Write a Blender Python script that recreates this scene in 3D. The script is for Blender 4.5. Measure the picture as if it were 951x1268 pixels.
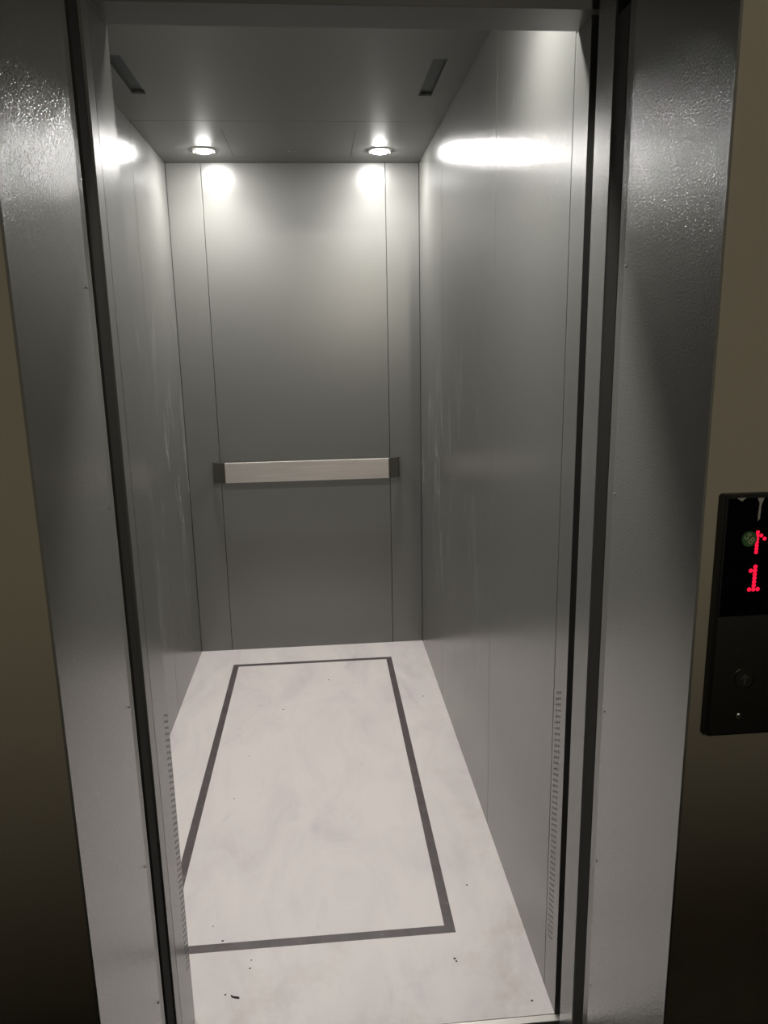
import bpy, bmesh, math, random
from mathutils import Vector, Matrix
random.seed(7)
for o in list(bpy.data.objects):
    bpy.data.objects.remove(o, do_unlink=True)
SC = bpy.context.scene
COL = SC.collection
PI = math.pi

# ------------------------------------------------------------------ camera
cam = bpy.data.cameras.new('camera')
cam.sensor_fit = 'HORIZONTAL'
cam.sensor_width = 36.0
cam.lens = 36.0 * 925.37 / 951.0
cam.clip_start = 0.02
camo = bpy.data.objects.new('camera', cam)
COL.objects.link(camo)
camo.location = (0.6298, -3.5275, 1.4613)
camo.rotation_euler = (1.3517, 0.0184, -0.0853)
SC.camera = camo

# ------------------------------------------------------------------ light, exposure
world = bpy.data.worlds.new('world')
SC.world = world
world.use_nodes = True
world.node_tree.nodes['Background'].inputs[0].default_value = (0.5, 0.5, 0.42, 1)
world.node_tree.nodes['Background'].inputs[1].default_value = 0.0
SC.view_settings.view_transform = 'Standard'
SC.view_settings.look = 'None'
SC.view_settings.gamma = 1.0
SC.view_settings.use_curve_mapping = False
SC.view_settings.exposure = 0.0
try:
    SC.cycles.sample_clamp_indirect = 6.0
except Exception:
    pass
LAMP_COLOR = (1.0, 0.98, 0.95, 1)
LAMP_STRENGTH = 530.0          # glow of the downlight lenses
LAMP_POWER = 2.8               # the beam of each of the four ceiling downlights of the cab
LAMP_SPREAD = math.radians(126)
LOBBY_COLOR = (1.0, 0.92, 0.77, 1)
LOBBY_STRENGTH = 8200.0        # bulb of the fill lamp added on the landing, unseen behind the viewer

# ------------------------------------------------------------------ dimensions (metres; floor z = 0, back wall y = 0)
W, H, D = 1.10, 2.245, 2.11
XL = 0.30                      # left edge of the door opening
ZH = 1.988                     # underside of the cab header
YW = -2.65                     # landing wall face
YJ = -2.365                    # inner end of the landing door reveal


# ------------------------------------------------------------------ materials
def mat(name, base=(0.5, 0.5, 0.5), rough=0.5, metal=0.0, spec=0.5):
    m = bpy.data.materials.new(name)
    m.use_nodes = True
    b = m.node_tree.nodes['Principled BSDF']
    b.inputs['Base Color'].default_value = (*base, 1)
    b.inputs['Roughness'].default_value = rough
    b.inputs['Metallic'].default_value = metal
    b.inputs['Specular IOR Level'].default_value = spec
    return m, m.node_tree, b


def N(t, kind, **kw):
    n = t.nodes.new(kind)
    for k, v in kw.items():
        if k in n.inputs:
            n.inputs[k].default_value = v
        else:
            setattr(n, k, v)
    return n


def coords(t, scale=(1, 1, 1), loc=(0, 0, 0), rot=(0, 0, 0)):
    g = t.nodes.new('ShaderNodeNewGeometry')
    mp = t.nodes.new('ShaderNodeMapping')
    mp.inputs['Scale'].default_value = scale
    mp.inputs['Location'].default_value = loc
    mp.inputs['Rotation'].default_value = rot
    t.links.new(g.outputs['Position'], mp.inputs['Vector'])
    return mp.outputs['Vector']


def ramp(t, fac, stops):
    r = t.nodes.new('ShaderNodeValToRGB')
    e = r.color_ramp.elements
    while len(e) < len(stops):
        e.new(0.5)
    for el, (p, c) in zip(e, stops):
        el.position = p
        el.color = (*c, 1) if len(c) == 3 else c
    t.links.new(fac, r.inputs['Fac'])
    return r.outputs['Color']


def mathn(t, op, a, b=None, clamp=False):
    n = t.nodes.new('ShaderNodeMath')
    n.operation = op
    n.use_clamp = clamp
    for i, v in enumerate((a, b)):
        if v is None:
            continue
        if hasattr(v, 'is_output'):
            t.links.new(v, n.inputs[i])
        else:
            n.inputs[i].default_value = v
    return n.outputs[0]


def mixc(t, fac, a, b):
    n = t.nodes.new('ShaderNodeMix')
    n.data_type = 'RGBA'
    for i, v in ((0, fac), (6, a), (7, b)):
        if hasattr(v, 'is_output'):
            t.links.new(v, n.inputs[i])
        else:
            n.inputs[i].default_value = v if i == 0 else (*v, 1)
    return n.outputs[2]


def painted(name, base, rough, peel_scale, peel, smudge=0.0, spec=0.5):
    """powder coated sheet steel: orange peel relief, faint streaks, optional wiped smudges"""
    m, t, b = mat(name, base, rough, 0.0, spec)
    v = coords(t)
    n = N(t, 'ShaderNodeTexNoise', Scale=peel_scale, Detail=2.0, Roughness=0.55)
    t.links.new(v, n.inputs['Vector'])
    bp = N(t, 'ShaderNodeBump', Strength=peel, Distance=0.001)
    t.links.new(n.outputs['Fac'], bp.inputs['Height'])
    t.links.new(bp.outputs['Normal'], b.inputs['Normal'])
    col = base
    if smudge > 0:
        # soft vertical wipe marks, mostly between knee and shoulder height
        vs = coords(t, (6, 6, 1.5), (3.1, 1.7, 0.4))
        s = N(t, 'ShaderNodeTexNoise', Scale=1.6, Detail=5.0, Roughness=0.65, Distortion=0.6)
        t.links.new(vs, s.inputs['Vector'])
        f = ramp(t, s.outputs['Fac'], [(0.53, (0, 0, 0)), (0.74, (1, 1, 1))])
        g = t.nodes.new('ShaderNodeNewGeometry')
        sx = t.nodes.new('ShaderNodeSeparateXYZ')
        t.links.new(g.outputs['Position'], sx.inputs[0])
        zf = mathn(t, 'SUBTRACT', 1.0, mathn(t, 'ABSOLUTE', mathn(t, 'MULTIPLY', mathn(t, 'SUBTRACT', sx.outputs['Z'], 0.95), 1.15)), True)
        yf = mathn(t, 'ADD', 0.25, mathn(t, 'MULTIPLY', mathn(t, 'ADD', sx.outputs['Y'], 1.35), 0.9), True)
        f2 = mathn(t, 'MULTIPLY', mathn(t, 'MULTIPLY', mathn(t, 'MULTIPLY', f, zf), yf), smudge, True)
        # thin scratches
        vt = coords(t, (30, 30, 4.0), (0.3, 0.9, 2.2), (0.25, 0.0, 0.0))
        s2 = N(t, 'ShaderNodeTexNoise', Scale=1.5, Detail=2.0, Roughness=0.5)
        t.links.new(vt, s2.inputs['Vector'])
        f3 = ramp(t, s2.outputs['Fac'], [(0.735, (0, 0, 0)), (0.78, (1, 1, 1))])
        f4 = mathn(t, 'ADD', f2, mathn(t, 'MULTIPLY', f3, 0.35), True)
        light = tuple(min(1, c * 2.1 + 0.03) for c in base)
        c = mixc(t, f4, base, light)
        t.links.new(c, b.inputs['Base Color'])
        r = mathn(t, 'ADD', rough, mathn(t, 'MULTIPLY', f2, 0.18))
        t.links.new(r, b.inputs['Roughness'])
    return m


GREY = (0.147, 0.1465, 0.136)
M_CAB = painted('cab_grey_paint', GREY, 0.28, 420, 0.12, 0.0, 0.9)
M_CABS = painted('cab_grey_paint_handled', GREY, 0.20, 360, 0.30, 0.85, 0.8)
M_CEIL = painted('ceiling_grey_paint', (0.165, 0.167, 0.154), 0.5, 420, 0.05)
M_FRAME = painted('frame_grey_paint', (0.215, 0.212, 0.191), 0.09, 330, 0.62, 0.0, 1.0)
M_DOOR = painted('door_grey_paint', (0.17, 0.17, 0.16), 0.2, 330, 0.5)
M_DOORSHADE = painted('door_edge_shade', (0.034, 0.033, 0.029), 0.7, 330, 0.3, 0.0, 0.03)  # door paint made near black: the shade of the gap is in the colour
M_DARK, _, _ = mat('dark_recess', (0.012, 0.013, 0.011), 0.7)
M_SLOT, _, _ = mat('slot_dark_grey', (0.028, 0.034, 0.034), 0.5)
M_ALU, _, _ = mat('sill_aluminium', (0.62, 0.59, 0.55), 0.42, 1.0)
M_SCREW, _, _ = mat('screw_steel', (0.55, 0.55, 0.52), 0.3, 1.0)
M_RING, _, _ = mat('lamp_ring_metal', (0.7, 0.7, 0.68), 0.25, 1.0)


def brushed(name, base, rough, scale):
    m, t, b = mat(name, base, rough, 1.0)
    v = coords(t, scale)
    n = N(t, 'ShaderNodeTexNoise', Scale=1.0, Detail=4.0, Roughness=0.7)
    t.links.new(v, n.inputs['Vector'])
    c = ramp(t, n.outputs['Fac'], [(0.3, tuple(x * 0.90 for x in base)), (0.7, tuple(min(1, x * 1.12) for x in base))])
    t.links.new(c, b.inputs['Base Color'])
    r = ramp(t, n.outputs['Fac'], [(0.3, (rough * 0.85,) * 3), (0.7, (rough * 1.2,) * 3)])
    t.links.new(r, b.inputs['Roughness'])
    bp = N(t, 'ShaderNodeBump', Strength=0.6, Distance=0.0006)
    t.links.new(n.outputs['Fac'], bp.inputs['Height'])
    t.links.new(bp.outputs['Normal'], b.inputs['Normal'])
    return m


M_STEEL = brushed('brushed_steel', (0.80, 0.75, 0.71), 0.40, (5, 300, 420))
M_RAILEND, _, _ = mat('steel_end_dark_reflection', (0.30, 0.285, 0.255), 0.35, 1.0)  # darker than the bar: the dark wall reflection is put into the base colour
M_PLATE, _, _ = mat('dark_satin_steel', (0.20, 0.19, 0.165), 0.38, 1.0)

# marble
def marble():
    m, t, b = mat('white_marble', (0.7, 0.68, 0.67), 0.42, 0.0, 0.4)
    v = coords(t, (3.6, 1.5, 1), (0.2, 0.7, 0), (0, 0, 0.45))
    n = N(t, 'ShaderNodeTexNoise', Scale=1.5, Detail=9.0, Roughness=0.62, Distortion=0.9)
    t.links.new(v, n.inputs['Vector'])
    base = ramp(t, n.outputs['Fac'], [(0.30, (0.63, 0.573, 0.572)), (0.44, (0.70, 0.640, 0.625)), (0.62, (0.75, 0.695, 0.665))])
    # darker grey-violet vein fragments
    v2 = coords(t, (9, 3.2, 1), (1.2, 4.1, 0), (0, 0, 0.5))
    n2 = N(t, 'ShaderNodeTexNoise', Scale=1.0, Detail=6.0, Roughness=0.7, Distortion=0.5)
    t.links.new(v2, n2.inputs['Vector'])
    f = ramp(t, n2.outputs['Fac'], [(0.60, (0, 0, 0)), (0.80, (0.42,) * 3)])
    c = mixc(t, f, base, (0.42, 0.39, 0.40))
    # brownish dirt near the threshold and along the edges
    v3 = coords(t, (5, 5, 1), (8.3, 2.2, 0))
    n3 = N(t, 'ShaderNodeTexNoise', Scale=1.3, Detail=6.0, Roughness=0.7)
    t.links.new(v3, n3.inputs['Vector'])
    f3 = ramp(t, n3.outputs['Fac'], [(0.5, (0, 0, 0)), (0.75, (1, 1, 1))])
    g = t.nodes.new('ShaderNodeNewGeometry')
    s = t.nodes.new('ShaderNodeSeparateXYZ')
    t.links.new(g.outputs['Position'], s.inputs[0])
    near = mathn(t, 'MULTIPLY', mathn(t, 'SUBTRACT', -1.75, s.outputs['Y']), 2.2, True)
    side = mathn(t, 'MULTIPLY', mathn(t, 'SUBTRACT', s.outputs['X'], 0.93), 4.0, True)
    w = mathn(t, 'ADD', near, side, True)
    f4 = mathn(t, 'MULTIPLY', mathn(t, 'MULTIPLY', f3, w), 0.5, True)
    c = mixc(t, f4, c, (0.40, 0.35, 0.27))
    t.links.new(c, b.inputs['Base Color'])
    return m


M_MARBLE = marble()


def speckle(name, base, light, rough, scale):
    m, t, b = mat(name, base, rough, 0.0, 0.4)
    v = coords(t)
    n = N(t, 'ShaderNodeTexNoise', Scale=scale, Detail=6.0, Roughness=0.75)
    t.links.new(v, n.inputs['Vector'])
    c = ramp(t, n.outputs['Fac'], [(0.38, base), (0.62, tuple(x * 1.35 for x in base)), (0.76, light)])
    t.links.new(c, b.inputs['Base Color'])
    return m


M_INLAY = speckle('dark_stone_inlay', (0.085, 0.070, 0.072), (0.26, 0.23, 0.23), 0.4, 24)
M_WALL = painted('landing_plaster', (0.385, 0.35, 0.27), 0.85, 160, 0.15)
M_LFLOOR = speckle('landing_tile', (0.10, 0.09, 0.08), (0.2, 0.18, 0.16), 0.5, 30)
M_DADO = speckle('landing_dark_paint', (0.08, 0.07, 0.055), (0.10, 0.09, 0.07), 0.6, 9)
M_GLASS, _, _ = mat('display_black_glass', (0.003, 0.003, 0.004), 0.12, 0.0, 0.3)
M_PSIDE, _, _ = mat('panel_black_edge', (0.010, 0.010, 0.009), 0.45)
M_GREEN, _, _ = mat('sticker_green', (0.035, 0.13, 0.035), 0.5)
M_TXT, _, _ = mat('sticker_print', (0.50, 0.46, 0.26), 0.6)
M_FILM, _, _ = mat('film_scrap', (0.42, 0.40, 0.36), 0.4)
M_BTN, _, _ = mat('button_dark', (0.035, 0.034, 0.030), 0.35)
M_ENGR, _, _ = mat('button_mark', (0.22, 0.21, 0.18), 0.4, 0.6)
M_GRIT, _, _ = mat('dark_grit', (0.03, 0.025, 0.02), 0.8)


def emit(name, col, s):
    m = bpy.data.materials.new(name)
    m.use_nodes = True
    t = m.node_tree
    t.nodes.clear()
    e = t.nodes.new('ShaderNodeEmission')
    e.inputs[0].default_value = col
    e.inputs[1].default_value = s
    o = t.nodes.new('ShaderNodeOutputMaterial')
    t.links.new(e.outputs[0], o.inputs[0])
    return m


M_LAMP = emit('lamp_lens_glow', LAMP_COLOR, LAMP_STRENGTH)
M_LOBBY = emit('landing_fill_glow', LOBBY_COLOR, LOBBY_STRENGTH)
M_LED = emit('red_led', (1.0, 0.012, 0.055, 1), 1.0)


# ------------------------------------------------------------------ mesh helpers
def add_box(bm, lo, hi, bevel=0.0, seg=1):
    r = bmesh.ops.create_cube(bm, size=1.0)
    vs = r['verts']
    for v in vs:
        v.co = Vector([lo[i] + (v.co[i] + 0.5) * (hi[i] - lo[i]) for i in range(3)])
    if bevel > 0:
        es = list({e for v in vs for e in v.link_edges})
        bmesh.ops.bevel(bm, geom=es, offset=bevel, segments=seg, affect='EDGES', profile=0.5)


def add_lathe(bm, prof, c, axis='Z', n=32, cap=False):
    """prof = [(r, h)] revolved about the axis through c"""
    rings = []
    for r, h in prof:
        ring = []
        for k in range(n):
            a = 2 * PI * k / n
            x, y = r * math.cos(a), r * math.sin(a)
            if axis == 'Z':
                p = (c[0] + x, c[1] + y, c[2] + h)
            else:                       # axis -Y: h grows towards the viewer on the landing
                p = (c[0] + x, c[1] - h, c[2] + y)
            ring.append(bm.verts.new(p))
        rings.append(ring)
    for a, b in zip(rings, rings[1:]):
        for k in range(n):
            bm.faces.new((a[k], a[(k + 1) % n], b[(k + 1) % n], b[k]))
    if cap:
        bm.faces.new(rings[-1])
        bm.faces.new(rings[0][::-1])


def add_prism(bm, pts, lo, hi, axis):
    """polygon pts (2-D) extruded from lo to hi along axis; the two 2-D axes are the remaining ones in order"""
    def p3(p, h):
        q = list(p)
        q.insert(axis, h)
        return q
    a = [bm.verts.new(p3(p, lo)) for p in pts]
    b = [bm.verts.new(p3(p, hi)) for p in pts]
    n = len(pts)
    bm.faces.new(a)
    bm.faces.new(b[::-1])
    for k in range(n):
        bm.faces.new((a[k], b[k], b[(k + 1) % n], a[(k + 1) % n]))


def obj(name, bm, m, parent=None, smooth=False):
    bmesh.ops.recalc_face_normals(bm, faces=bm.faces)
    me = bpy.data.meshes.new(name)
    bm.to_mesh(me)
    bm.free()
    me.materials.append(m)
    if smooth:
        for p in me.polygons:
            p.use_smooth = True
    o = bpy.data.objects.new(name, me)
    COL.objects.link(o)
    if parent is not None:
        o.parent = parent
        o.matrix_parent_inverse = parent.matrix_basis.inverted()
    return o


def box(name, lo, hi, m, parent=None, bevel=0.0, seg=1):
    bm = bmesh.new()
    add_box(bm, lo, hi, bevel, seg)
    return obj(name, bm, m, parent)


def empty(name, loc):
    o = bpy.data.objects.new(name, None)
    o.empty_display_size = 0.1
    o.location = loc
    COL.objects.link(o)
    return o


def tag(o, label, cat, group=None):
    o['label'] = label
    o['category'] = cat
    if group:
        o['group'] = group
    return o


def structure(o, label, cat):
    o['kind'] = 'structure'
    o['label'] = label
    o['category'] = cat
    return o


# ------------------------------------------------------------------ cab walls
T = 0.015
G = 0.0011                       # half a panel joint
B = 0.0007


def vent_strip(xf, sgn, y0, y1, parent):
    """jamb strip on plane x = xf (body on the side sgn) from y0 (nearer the viewer) to y1, with a perforated field near the floor"""
    bm = bmesh.new()
    hy1 = y1 - 0.012 if sgn > 0 else y1 - 0.004
    p, pz = 0.0118, 0.0135
    ncol, nrow = 3, 45
    hy0 = hy1 - p * ncol
    hz0 = 0.145
    def quad(a0, a1, b0, b1):
        vs = [bm.verts.new((xf, a0, b0)), bm.verts.new((xf, a1, b0)), bm.verts.new((xf, a1, b1)), bm.verts.new((xf, a0, b1))]
        bm.faces.new(vs)
    hz1 = hz0 + pz * (nrow + 1)
    quad(y0, y1, 0, hz0)
    quad(y0, y1, hz1, ZH)
    quad(y0, hy0, hz0, hz1)
    quad(hy1, y1, hz0, hz1)
    r = 0.0032
    for c in range(ncol):
        a0 = hy0 + c * p
        off = ((ncol - 1 - c) * pz * 0.45) % pz
        if off:
            quad(a0, a0 + p, hz0, hz0 + off)
        quad(a0, a0 + p, hz0 + off + nrow * pz, hz1)
        for k in range(nrow):
            b0 = hz0 + off + k * pz
            cy, cz = a0 + p / 2, b0 + pz / 2
            outer = [bm.verts.new((xf, cy + p / 2 * sx, cz + pz / 2 * sz)) for sx, sz in ((-1, -1), (1, -1), (1, 1), (-1, 1))]
            inner = [bm.verts.new((xf, cy + r * math.cos(PI * q / 4 + PI * 5 / 4), cz + r * math.sin(PI * q / 4 + PI * 5 / 4))) for q in range(8)]
            deep = [bm.verts.new((xf + sgn * 0.001, v.co.y, v.co.z)) for v in inner]
            for q in range(4):
                i0, i1, i2 = inner[2 * q], inner[2 * q + 1], inner[(2 * q + 2) % 8]
                bm.faces.new((outer[q], outer[(q + 1) % 4], i2, i1, i0))
            for q in range(8):
                bm.faces.new((inner[q], inner[(q + 1) % 8], deep[(q + 1) % 8], deep[q]))
    # turned edges
    for yy in (y0, y1):
        vs = [bm.verts.new((xf, yy, 0)), bm.verts.new((xf + sgn * T, yy, 0)), bm.verts.new((xf + sgn * T, yy, ZH)), bm.verts.new((xf, yy, ZH))]
        bm.faces.new(vs)
    o = obj('vent_strip', bm, M_CABS, parent)
    xs = sorted((xf + sgn * 0.005, xf + sgn * T))
    box('vent_backing', (xs[0], y0 + 0.001, 0.01), (xs[1], y1 - 0.001, ZH - 0.01), M_DARK, o)
    return o


wr = structure(empty('wall_right', (W, -1.0, 0)), 'tall glossy grey steel cab wall with wipe marks, on the right', 'wall')
for y0, y1 in ((-0.63, 0.0), (-1.497, -0.63), (-2.099, -1.497)):
    box('panel', (W, y0 + G, 0), (W + T, y1 - G, H), M_CABS, wr, B)
vent_strip(W, 1, -2.178, -2.101, wr)
box('backing_sheet', (W + T, -2.17, 0), (W + T + 0.01, 0.0, H), M_DARK, wr)

wl = structure(empty('wall_left', (0, -1.0, 0)), 'glossy grey steel cab wall on the left, partly behind the door post', 'wall')
for y0, y1 in ((-0.63, 0.0), (-1.497, -0.63), (-2.109, -1.497)):
    box('panel', (-T, y0 + G, 0), (0, y1 - G, H), M_CABS, wl, B)
box('backing_sheet', (-T - 0.01, -2.10, 0), (-T, 0.0, H), M_DARK, wl)

wb = structure(empty('wall_back', (W / 2, 0, 0)), 'grey steel end wall of the cab behind the handrail', 'wall')
for x0, x1 in ((0.0, 0.150), (0.150, 0.950), (0.950, W)):
    box('panel', (x0 + G, 0, 0), (x1 - G, T, H), M_CAB, wb, B)
box('backing_sheet', (0, T, 0), (W, T + 0.01, H), M_DARK, wb)

# front return left of the door opening, and the header over the opening
wf = structure(empty('wall_front', (0.15, -2.11, 0)), 'grey door post of the cab left of the opening, perforated low down', 'wall')
box('panel', (0, -2.126, 0), (XL - T, -2.111, H), M_CAB, wf, B)
vent_strip(XL, -1, -2.2245, -2.111, wf)
box('panel', (XL - T, -2.264, 0), (XL, -2.2262, ZH), M_CAB, wf, B)
hd = structure(box('trim_1', (XL, -2.200, ZH), (W + 0.016, -2.112, H), M_CAB, None, 0.001), 'plain grey steel header across the top of the cab opening', 'header')

# ------------------------------------------------------------------ ceiling
ce = structure(empty('ceiling', (W / 2, -1.0, H)), 'grey steel cab ceiling with two dark slots and downlights', 'ceiling')
bm = bmesh.new()
xs = [0, 0.078, 0.120, W - 0.120, W - 0.078, W]
ys = [-2.111, -1.223, -0.903, -0.6195]
for i in range(5):
    for j in range(3):
        if j == 1 and i in (1, 3):
            continue
        add_box(bm, (xs[i], ys[j], H), (xs[i + 1], ys[j + 1], H + 0.012))
obj('panel', bm, M_CEIL, ce)
box('panel', (0, -0.6175, H), (W, 0, H + 0.012), M_CEIL, ce, B)
for xa in (0.078, W - 0.120):
    o = box('vent_slot', (xa, -1.223, H + 0.009), (xa + 0.042, -0.903, H + 0.02), M_SLOT, ce)
for xa, ya, xb, yb in ((0.3035, -0.515, 0.3050, -0.105), (0.7945, -0.515, 0.7960, -0.105), (0.305, -0.1062, 0.365, -0.105)):
    box('hatch_seam', (xa, ya, H - 0.0003), (xb, yb, H + 0.001), M_DARK, ce)
for xs_ in (0.539, 0.560):
    bm = bmesh.new()
    add_lathe(bm, [(0.0035, -0.0026), (0.0035, -0.0014), (0.0, -0.0014)], (xs_, -0.204, H), 'Z', 10)
    bm.faces.ensure_lookup_table()
    add_lathe(bm, [(0.0, -0.0030), (0.0035, -0.0026)], (xs_, -0.204, H), 'Z', 10)
    obj('screw', bm, M_SCREW, ce)
box('backing_sheet', (0, -2.11, H + 0.02), (W, 0, H + 0.03), M_DARK, ce)

# ------------------------------------------------------------------ cab floor: marble with a dark inlaid border
fl = structure(empty('floor', (W / 2, -1.0, 0)), 'white marble cab floor with a thin dark rectangular border inlaid', 'floor')
X0, X1, Y0, Y1, BW = 0.175, 0.924, -1.922, -0.181, 0.026
FY = -2.178
FB = 0.00002


def slab(name, pts, m, z=0.0):
    bm = bmesh.new()
    c = Vector((sum(p[0] for p in pts) / len(pts), sum(p[1] for p in pts) / len(pts)))
    q = []
    for p in pts:
        q.append((p[0] + math.copysign(FB, c.x - p[0]), p[1] + math.copysign(FB, c.y - p[1])))
    add_prism(bm, q, -0.02, z, 2)
    return obj(name, bm, m, fl)


slab('stone_slab', [(X0 + BW, Y0 + BW), (X1 - BW, Y0 + BW), (X1 - BW, Y1 - BW), (X0 + BW, Y1 - BW)], M_MARBLE)
slab('stone_slab', [(0, FY), (W, FY), (W, Y0), (0, Y0)], M_MARBLE)
slab('stone_slab', [(0, Y1), (W, Y1), (W, 0), (0, 0)], M_MARBLE)
slab('stone_slab', [(0, Y0), (X0, Y0), (X0, Y1), (0, Y1)], M_MARBLE)
slab('stone_slab', [(X1, Y0), (W, Y0), (W, Y1), (X1, Y1)], M_MARBLE)
slab('inlay_strip', [(X0, Y0), (X1, Y0), (X1 - BW, Y0 + BW), (X0 + BW, Y0 + BW)], M_INLAY, -0.0004)
slab('inlay_strip', [(X0, Y1), (X1, Y1), (X1 - BW, Y1 - BW), (X0 + BW, Y1 - BW)], M_INLAY, -0.0004)
ym = -0.985
slab('inlay_strip', [(X0, Y0), (X0 + BW, Y0 + BW), (X0 + BW, ym), (X0, ym)], M_INLAY, -0.0004)
slab('inlay_strip', [(X0, ym), (X0 + BW, ym), (X0 + BW, Y1 - BW), (X0, Y1)], M_INLAY, -0.0004)
slab('inlay_strip', [(X1, Y0), (X1 - BW, Y0 + BW), (X1 - BW, ym), (X1, ym)], M_INLAY, -0.0004)
slab('inlay_strip', [(X1, ym), (X1 - BW, ym), (X1 - BW, Y1 - BW), (X1, Y1)], M_INLAY, -0.0004)
box('sub_floor', (0, FY, -0.03), (W, 0, -0.02), M_DARK, fl)
box('sill', (0.0, -2.1965, -0.025), (W + 0.016, -2.1785, -0.0005), M_ALU, fl, 0.001)

# ------------------------------------------------------------------ doors: leading edges seen in the gap between cab and landing
d1 = structure(empty('door_1', (XL, -2.25, 0)), 'edge of the retracted grey cab door left of the opening', 'door')
box('door_leaf', (XL - 0.45, -2.262, 0.006), (XL - T - 0.003, -2.236, 2.0), M_DOORSHADE, d1, 0.002)
d2 = structure(empty('door_2', (XL, -2.32, 0)), 'edge of the retracted landing door in the dark left gap', 'door')
box('door_leaf', (XL - 0.45, -2.318, 0.006), (XL - 0.003, -2.268, 2.02), M_DOORSHADE, d2, 0.002)
t2 = structure(empty('trim_2', (W, -2.25, 0)), 'narrow grey closing post in the gap right of the opening', 'door post')
bm = bmesh.new()
add_prism(bm, [(W, -2.213), (W, -2.285), (W + 0.003, -2.2875), (W + 0.05, -2.2875), (W + 0.05, -2.213)], -0.3, 2.10, 2)
obj('post', bm, M_DOOR, t2)
t3 = structure(empty('trim_3', (W, -2.32, 0)), 'recessed closing post beside the right landing jamb, gap shade in its colour', 'door post')
box('post', (W + 0.002, -2.336, -0.3), (W + 0.05, -2.2885, 1.945), M_DOORSHADE, t3, 0.001)
# black hoistway lining, added so that no light leaks at the gap
sh = structure(empty('trim_4', (W / 2, -2.28, 0)), 'black hoistway lining added around the door gap against light leaks', 'gap')
box('gap_lining', (W + 0.05, -2.36, -0.3), (W + 0.07, -2.178, 2.5), M_DARK, sh)
box('gap_lining', (XL - 0.47, -2.36, -0.3), (XL - 0.45, -2.13, 2.5), M_DARK, sh)
box('gap_lining', (XL - 0.45, -2.36, -0.32), (W + 0.05, -2.18, -0.30), M_DARK, sh)
box('gap_lining', (XL - 0.45, -2.36, 2.06), (W + 0.05, -2.20, 2.09), M_DARK, sh)

# ------------------------------------------------------------------ landing door frame (deep reveals) and landing wall
ZL = 2.005
fr = structure(empty('trim_5', (0.7, -2.5, 0)), 'deep grey painted steel door surround on the landing', 'door frame')


def jamb(x, s, z1):
    bm = bmesh.new()
    pts = [(x, -2.652), (x, YJ - 0.001), (x + s * 0.0040, YJ), (x + s * 0.0008, -2.341), (x + s * 0.03, -2.341), (x + s * 0.03, -2.3445),
           (x + s * 0.0045, -2.3445), (x + s * 0.0070, YJ - 0.002), (x + s * 0.0060, YJ - 0.004), (x + s * 0.0035, YJ - 0.006), (x + s * 0.0035, -2.652)]
    add_prism(bm, pts, -0.02, z1, 2)
    return obj('jamb', bm, M_FRAME, fr)


jr = jamb(W, 1, ZL + 0.03)
jl = jamb(XL, -1, ZL + 0.03)
bm = bmesh.new()
add_box(bm, (XL - 0.03, -2.652, ZL), (W + 0.03, -2.345, ZL + 0.03), 0.001)
obj('lintel', bm, M_FRAME, fr)


def screw(x, s, y, z, par):
    bm = bmesh.new()
    prof = [(0.0026, 0), (0.0026, 0.0007), (0.0013, 0.0016), (0.0002, 0.0018)]
    n = 8
    rings = []
    for r, h in prof:
        rings.append([bm.verts.new((x - s * h, y + r * math.cos(2 * PI * k / n), z + r * math.sin(2 * PI * k / n))) for k in range(n)])
    for a, b in zip(rings, rings[1:]):
        for k in range(n):
            bm.faces.new((a[k], a[(k + 1) % n], b[(k + 1) % n], b[k]))
    bm.faces.new(rings[-1])
    return obj('screw', bm, M_SCREW, par)


for z in (1.573, 1.219, 0.836, 0.539, 0.268):
    screw(W, 1, -2.3735, z, jr)
for z in (1.551, 1.225, 0.893, 0.595, 0.315):
    screw(XL, -1, -2.3735, z, jl)

bm = bmesh.new()
add_box(bm, (-2.0, YW, 0.0), (XL - 0.0035, YW + 0.27, 2.7))
add_box(bm, (W + 0.0035, YW, 0.0), (3.2, YW + 0.27, 2.7))
add_box(bm, (XL - 0.0035, YW, ZL + 0.03), (W + 0.0035, YW + 0.27, 2.7))
structure(obj('wall_landing', bm, M_WALL), 'dim beige plaster landing wall on both sides of the door surround', 'wall')
LB = -5.6
structure(box('floor_landing', (-2.0, LB, -0.05), (3.2, -2.37, -0.004), M_LFLOOR), 'landing floor in front of the cab threshold', 'floor')
box('threshold', (XL, -2.37, -0.03), (W, -2.30, -0.001), M_ALU, bpy.data.objects['floor_landing'], 0.001)
structure(box('ceiling_landing', (-2.0, LB, 2.7), (3.2, YW + 0.27, 2.75), M_LFLOOR), 'dark landing ceiling outside the cab', 'ceiling')
structure(box('wall_rear', (-2.0, LB - 0.1, 0), (3.2, LB, 2.7), M_DADO), 'dark wall of the landing facing the cab', 'wall')
structure(box('wall_west', (-2.1, LB, 0), (-2.0, YW + 0.27, 2.7), M_DADO), 'dark landing side wall on the left', 'wall')
structure(box('wall_east', (3.2, LB, 0), (3.3, YW + 0.27, 2.7), M_DADO), 'dark landing side wall on the right', 'wall')

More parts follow.
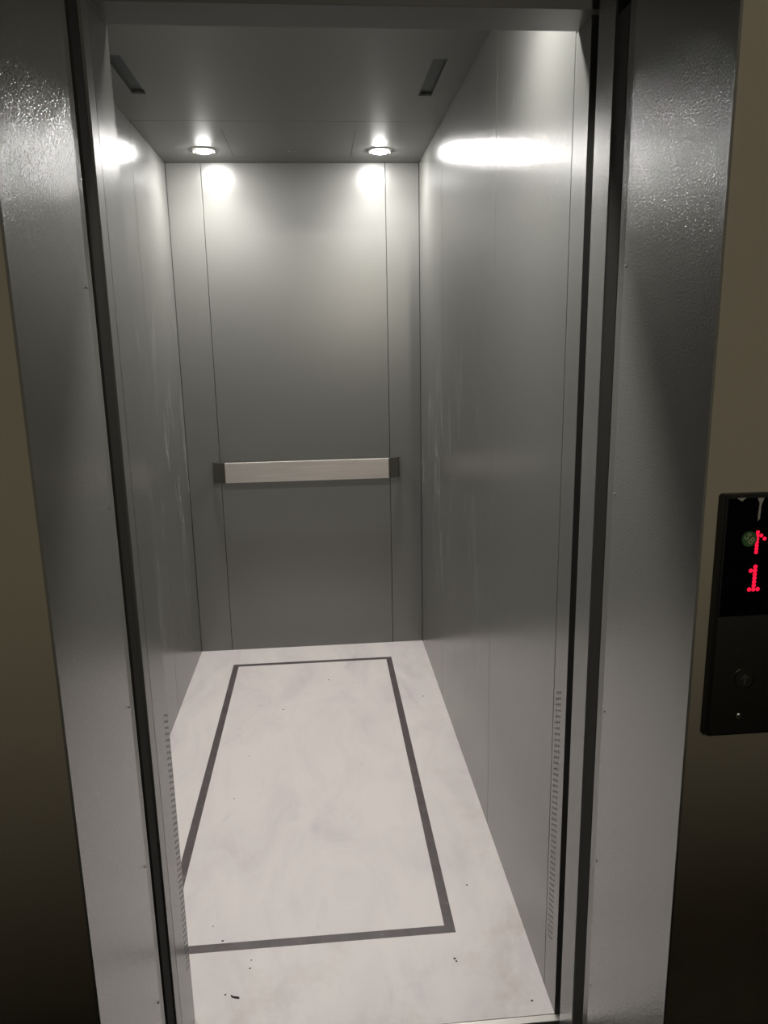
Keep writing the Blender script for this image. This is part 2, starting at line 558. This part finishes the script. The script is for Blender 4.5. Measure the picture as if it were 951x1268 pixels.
# ------------------------------------------------------------------ handrail on the back wall
hr = tag(empty('handrail', (0.555, 0, 0.9)), 'flat brushed steel handrail with bent ends across the cab end wall', 'handrail')
Z0, Z1 = 0.851, 0.945
XA, XB, XC, XD = 0.117, 0.185, 0.932, 0.994
YF = -0.062
bm = bmesh.new()
add_box(bm, (XA + 0.060, YF, Z0), (XD - 0.055, YF + 0.014, Z1), 0.0015, 2)
obj('rail_bar', bm, M_STEEL, hr)
for x0, x1 in ((XB - 0.008, XA), (XC + 0.007, XD)):
    bm = bmesh.new()
    s = 1 if x1 > x0 else -1
    pts = [(x0, YF), (x1 - s * 0.012, YF + 0.022), (x1 - s * 0.003, YF + 0.032), (x1, YF + 0.044), (x1, 0.0), (x1 - s * 0.012, 0.0), (x1 - s * 0.012, YF + 0.042), (x0, YF + 0.014)]
    add_prism(bm, pts, Z0, Z1, 2)
    o = obj('rail_end', bm, M_RAILEND, hr)
    o['label'] = 'bent end of the rail turning to the wall, dark reflection in its colour'

# ------------------------------------------------------------------ downlights
def downlight(x, y, label):
    t = tag(empty('downlight', (x, y, H)), label, 'ceiling light', 'round downlights in the cab ceiling')
    bm = bmesh.new()
    add_lathe(bm, [(0.050, 0.0), (0.049, -0.003), (0.044, -0.0045), (0.036, -0.004), (0.035, 0.0)], (x, y, H), 'Z', 40)
    obj('ring', bm, M_RING, t, True)
    bm = bmesh.new()
    add_lathe(bm, [(0.035, -0.001), (0.033, -0.005), (0.027, -0.009), (0.016, -0.012), (0.006, -0.0128), (0.0005, -0.013)], (x, y, H), 'Z', 24)
    obj('lens', bm, M_LAMP, t, True)
    la = bpy.data.lights.new('beam', 'AREA')
    la.shape = 'DISK'
    la.size = 0.055
    la.energy = LAMP_POWER
    la.color = LAMP_COLOR[:3]
    la.spread = LAMP_SPREAD
    lo = bpy.data.objects.new('beam', la)
    COL.objects.link(lo)
    lo.parent = t
    lo.location = (0, 0, -0.0145)
    for s in (-1, 1):
        box('clip', (x + s * 0.043 - 0.004, y - 0.0035, H - 0.012), (x + s * 0.043 + 0.004, y + 0.0035, H - 0.003), M_RING, t, 0.001)
    return t


downlight(0.197, -0.216, 'lit round downlight at the left rear corner of the cab ceiling')
downlight(0.910, -0.216, 'lit round downlight at the right rear corner of the cab ceiling')
downlight(0.197, -1.965, 'lit round downlight behind the header on the left')
downlight(0.910, -1.965, 'lit round downlight behind the header, brightening the right wall top')

# added unseen fill lamp: dish and cap shape its light on the landing wall
LX, LY, LZ = 1.15, -5.42, 2.02
t = tag(empty('landing_fill_lamp', (LX, LB, LZ)), 'added unseen fill lamp, its dish keeping the lower landing wall dark', 'fill lamp')
box('bracket', (LX - 0.03, LB, LZ - 0.10), (LX + 0.03, LB + 0.012, LZ + 0.10), M_RING, t, 0.002)
bm = bmesh.new()
add_box(bm, (LX - 0.008, LB + 0.01, LZ - 0.066), (LX + 0.008, LY, LZ - 0.054), 0.001)
obj('arm', bm, M_RING, t)
bm = bmesh.new()
add_box(bm, (LX - 0.008, LB + 0.01, LZ + 0.064), (LX + 0.008, LY, LZ + 0.076), 0.001)
obj('arm', bm, M_RING, t)
bm = bmesh.new()
add_lathe(bm, [(0.0005, -0.056), (0.08, -0.054), (0.120, -0.046), (0.121, -0.048), (0.08, -0.060), (0.0005, -0.066)], (LX, LY, LZ), 'Z', 40)
obj('dish', bm, M_SLOT, t, True)
bm = bmesh.new()
add_lathe(bm, [(0.0005, 0.064), (0.120, 0.052), (0.121, 0.056), (0.0005, 0.072)], (LX, LY, LZ), 'Z', 40)
obj('cap', bm, M_SLOT, t, True)
bm = bmesh.new()
add_lathe(bm, [(0.0005, -0.014), (0.008, -0.011), (0.0135, -0.003), (0.0135, 0.003), (0.008, 0.011), (0.0005, 0.014)], (LX, LY, LZ), 'Z', 16)
obj('bulb', bm, M_LOBBY, t, True)
box('socket', (LX - 0.005, LY - 0.005, LZ + 0.012), (LX + 0.005, LY + 0.005, LZ + 0.066), M_RING, t)

# ------------------------------------------------------------------ landing call panel
PX0, PX1, PZ0, PZ1 = 1.1215, 1.2215, 0.946, 1.2735
PF = YW - 0.012
ZD = 1.1135
cp = tag(empty('call_panel', (1.17, YW, 0.95)), 'slim landing call panel with red floor display on the right wall', 'call panel')
bm = bmesh.new()
add_prism(bm, [(PX0 + 0.005, PZ0), (PX1 - 0.005, PZ0), (PX1, PZ0 + 0.006), (PX1, PZ1 - 0.003), (PX1 - 0.003, PZ1), (PX0 + 0.003, PZ1), (PX0, PZ1 - 0.003), (PX0, PZ0 + 0.006)], PF + 0.0012, YW, 1)
obj('housing', bm, M_PSIDE, cp)
bm = bmesh.new()
add_prism(bm, [(PX0 + 0.010, PZ0 + 0.003), (PX1 - 0.010, PZ0 + 0.003), (PX1 - 0.005, PZ0 + 0.010), (PX1 - 0.005, ZD), (PX0 + 0.005, ZD), (PX0 + 0.005, PZ0 + 0.010)], PF, PF + 0.0012, 1)
obj('faceplate', bm, M_PLATE, cp)['label'] = 'dark brushed steel lower plate'
dp = box('display', (PX0 + 0.007, PF - 0.0003, ZD + 0.0008), (PX1 - 0.007, PF + 0.0012, PZ1 - 0.005), M_GLASS, cp, 0.0003)
dp['label'] = 'glossy black display window'
bm = bmesh.new()
add_box(bm, (PX0 + 0.003, PF, PZ1 - 0.005), (PX1 - 0.003, PF + 0.0012, PZ1 - 0.001), 0.0003)
add_box(bm, (PX0 + 0.0035, PF, ZD + 0.0008), (PX0 + 0.0068, PF + 0.0012, PZ1 - 0.005), 0.0003)
add_box(bm, (PX1 - 0.0068, PF, ZD + 0.0008), (PX1 - 0.0035, PF + 0.0012, PZ1 - 0.005), 0.0003)
obj('bezel', bm, M_PSIDE, cp)


def dots(name, cells, x, z, px, pz, r):
    bm = bmesh.new()
    for c, q in cells:
        add_lathe(bm, [(0.0001, 0.0006), (r * 0.8, 0.0006), (r, 0.0)], (x + c * px, PF - 0.0003, z - q * pz), 'Y', 8)
    o = obj(name, bm, M_LED, dp)
    return o


o = dots('led_arrow', [(0, k) for k in range(7)] + [(1, 1), (2, 2), (-1, 1), (-2, 2)], 1.1695, 1.2245, 0.0048, 0.0043, 0.0027)
o['label'] = 'red dot matrix arrow pointing up'
o = dots('led_digit', [(0, k) for k in range(7)] + [(-1, 1), (-1, 6), (1, 6)], 1.1705, 1.1795, 0.0056, 0.0050, 0.0030)
o['label'] = 'red dot matrix digit 1'
# round sticker on the display, over the left half of the arrow
bm = bmesh.new()
SX, SZ = 1.1585, 1.2165
add_lathe(bm, [(0.0001, 0.0014), (0.0098, 0.0014), (0.0100, 0.0)], (SX, PF - 0.0003, SZ), 'Y', 28)
st = obj('sticker', bm, M_GREEN, cp)
st['label'] = 'small round green sticker reading SB'
cu = bpy.data.curves.new('lettering', 'FONT')
cu.body = 'SB'
cu.size = 0.0132
cu.extrude = 0.0001
cu.align_x = 'CENTER'
cu.align_y = 'CENTER'
cu.materials.append(M_TXT)
cu.space_character = 1.15
tmp = bpy.data.objects.new('lettering_curve', cu)
COL.objects.link(tmp)
bpy.context.view_layer.update()
me = bpy.data.meshes.new_from_object(tmp.evaluated_get(bpy.context.evaluated_depsgraph_get()))
me.name = 'lettering'
bpy.data.objects.remove(tmp, do_unlink=True)
tx = bpy.data.objects.new('lettering', me)
COL.objects.link(tx)
tx.parent = st
tx.rotation_euler = (PI / 2, math.radians(48), 0)
tx.location = (SX, PF - 0.0020, SZ)
# strips of torn protective film
bm = bmesh.new()
add_prism(bm, [(1.165, PZ1 - 0.005), (1.1735, PZ1 - 0.005), (1.1705, PZ1 - 0.014), (1.1700, PZ1 - 0.031), (1.1678, PZ1 - 0.034), (1.1672, PZ1 - 0.028), (1.168, PZ1 - 0.012)], PF - 0.0010, PF - 0.0003, 1)
obj('film_scrap', bm, M_FILM, cp)['label'] = 'torn whitish strip of protective film'
bm = bmesh.new()
add_prism(bm, [(1.1385, PZ1 - 0.0045), (1.1500, PZ1 - 0.004), (1.1450, PZ1 - 0.0085)], PF - 0.0010, PF - 0.0003, 1)
obj('film_scrap', bm, M_FILM, cp)
# call button with ring and arrow
bt = None
bm = bmesh.new()
BX, BZ = 1.1695, 1.0265
add_lathe(bm, [(0.0001, 0.0012), (0.0120, 0.0012), (0.0126, 0.0)], (BX, PF, BZ), 'Y', 28)
bt = obj('call_button', bm, M_BTN, cp)
bm = bmesh.new()
add_lathe(bm, [(0.0128, 0.0), (0.0130, 0.0020), (0.0142, 0.0020), (0.0146, 0.0)], (BX, PF, BZ), 'Y', 32)
obj('button_ring', bm, M_PLATE, bt)
bm = bmesh.new()
add_prism(bm, [(BX - 0.0011, BZ - 0.008), (BX + 0.0011, BZ - 0.008), (BX + 0.0011, BZ + 0.003), (BX + 0.0048, BZ - 0.0005), (BX + 0.0058, BZ + 0.0008), (BX, BZ + 0.0072), (BX - 0.0058, BZ + 0.0008), (BX - 0.0048, BZ - 0.0005), (BX - 0.0011, BZ + 0.003)], PF - 0.0016, PF - 0.0010, 1)
obj('arrow_mark', bm, M_ENGR, bt)
bm = bmesh.new()
add_lathe(bm, [(0.0001, 0.0012), (0.0030, 0.0012), (0.0042, 0.0006), (0.0046, 0.0)], (1.1670, PF, 0.9735), 'Y', 20)
obj('key_switch', bm, M_SCREW, cp)
box('scratch_mark', (1.1575, PF - 0.0002, 1.061), (1.1582, PF + 0.0002, 1.070), M_ENGR, cp)

# ------------------------------------------------------------------ litter on the floor
bm = bmesh.new()
add_prism(bm, [(0.3725, -2.0555), (0.3790, -2.0600), (0.3920, -2.0630), (0.3940, -2.0665), (0.3840, -2.0650), (0.3755, -2.0610)], 0.0, 0.003, 2)
tag(obj('splinter', bm, M_GRIT), 'short black splinter lying on the white floor near the threshold', 'litter')
pts = [(0.303, -1.836), (0.334, -1.888), (0.411, -1.957), (0.410, -1.982), (0.322, -1.008), (0.295, -1.272), (0.391, -0.549), (0.906, -2.004), (0.909, -2.012),
       (0.984, -1.757), (0.201, -0.556), (1.02, -0.611), (0.36, -2.052), (0.70, -0.28), (0.75, -0.45), (0.62, -0.40), (0.33, -0.62), (0.43, -0.66), (1.06, -2.14)]
bm = bmesh.new()
for x, y in pts:
    r = random.uniform(0.0016, 0.0034)
    n = 6
    lo = [bm.verts.new((x + r * random.uniform(.7, 1.3) * math.cos(2 * PI * k / n), y + r * random.uniform(.7, 1.3) * math.sin(2 * PI * k / n), 0.0)) for k in range(n)]
    top = bm.verts.new((x, y, r * 0.6))
    for k in range(n):
        bm.faces.new((lo[k], lo[(k + 1) % n], top))
g = tag(obj('floor_grit', bm, M_GRIT), 'dark specks of dirt scattered over the white cab floor', 'litter')
g['kind'] = 'stuff'
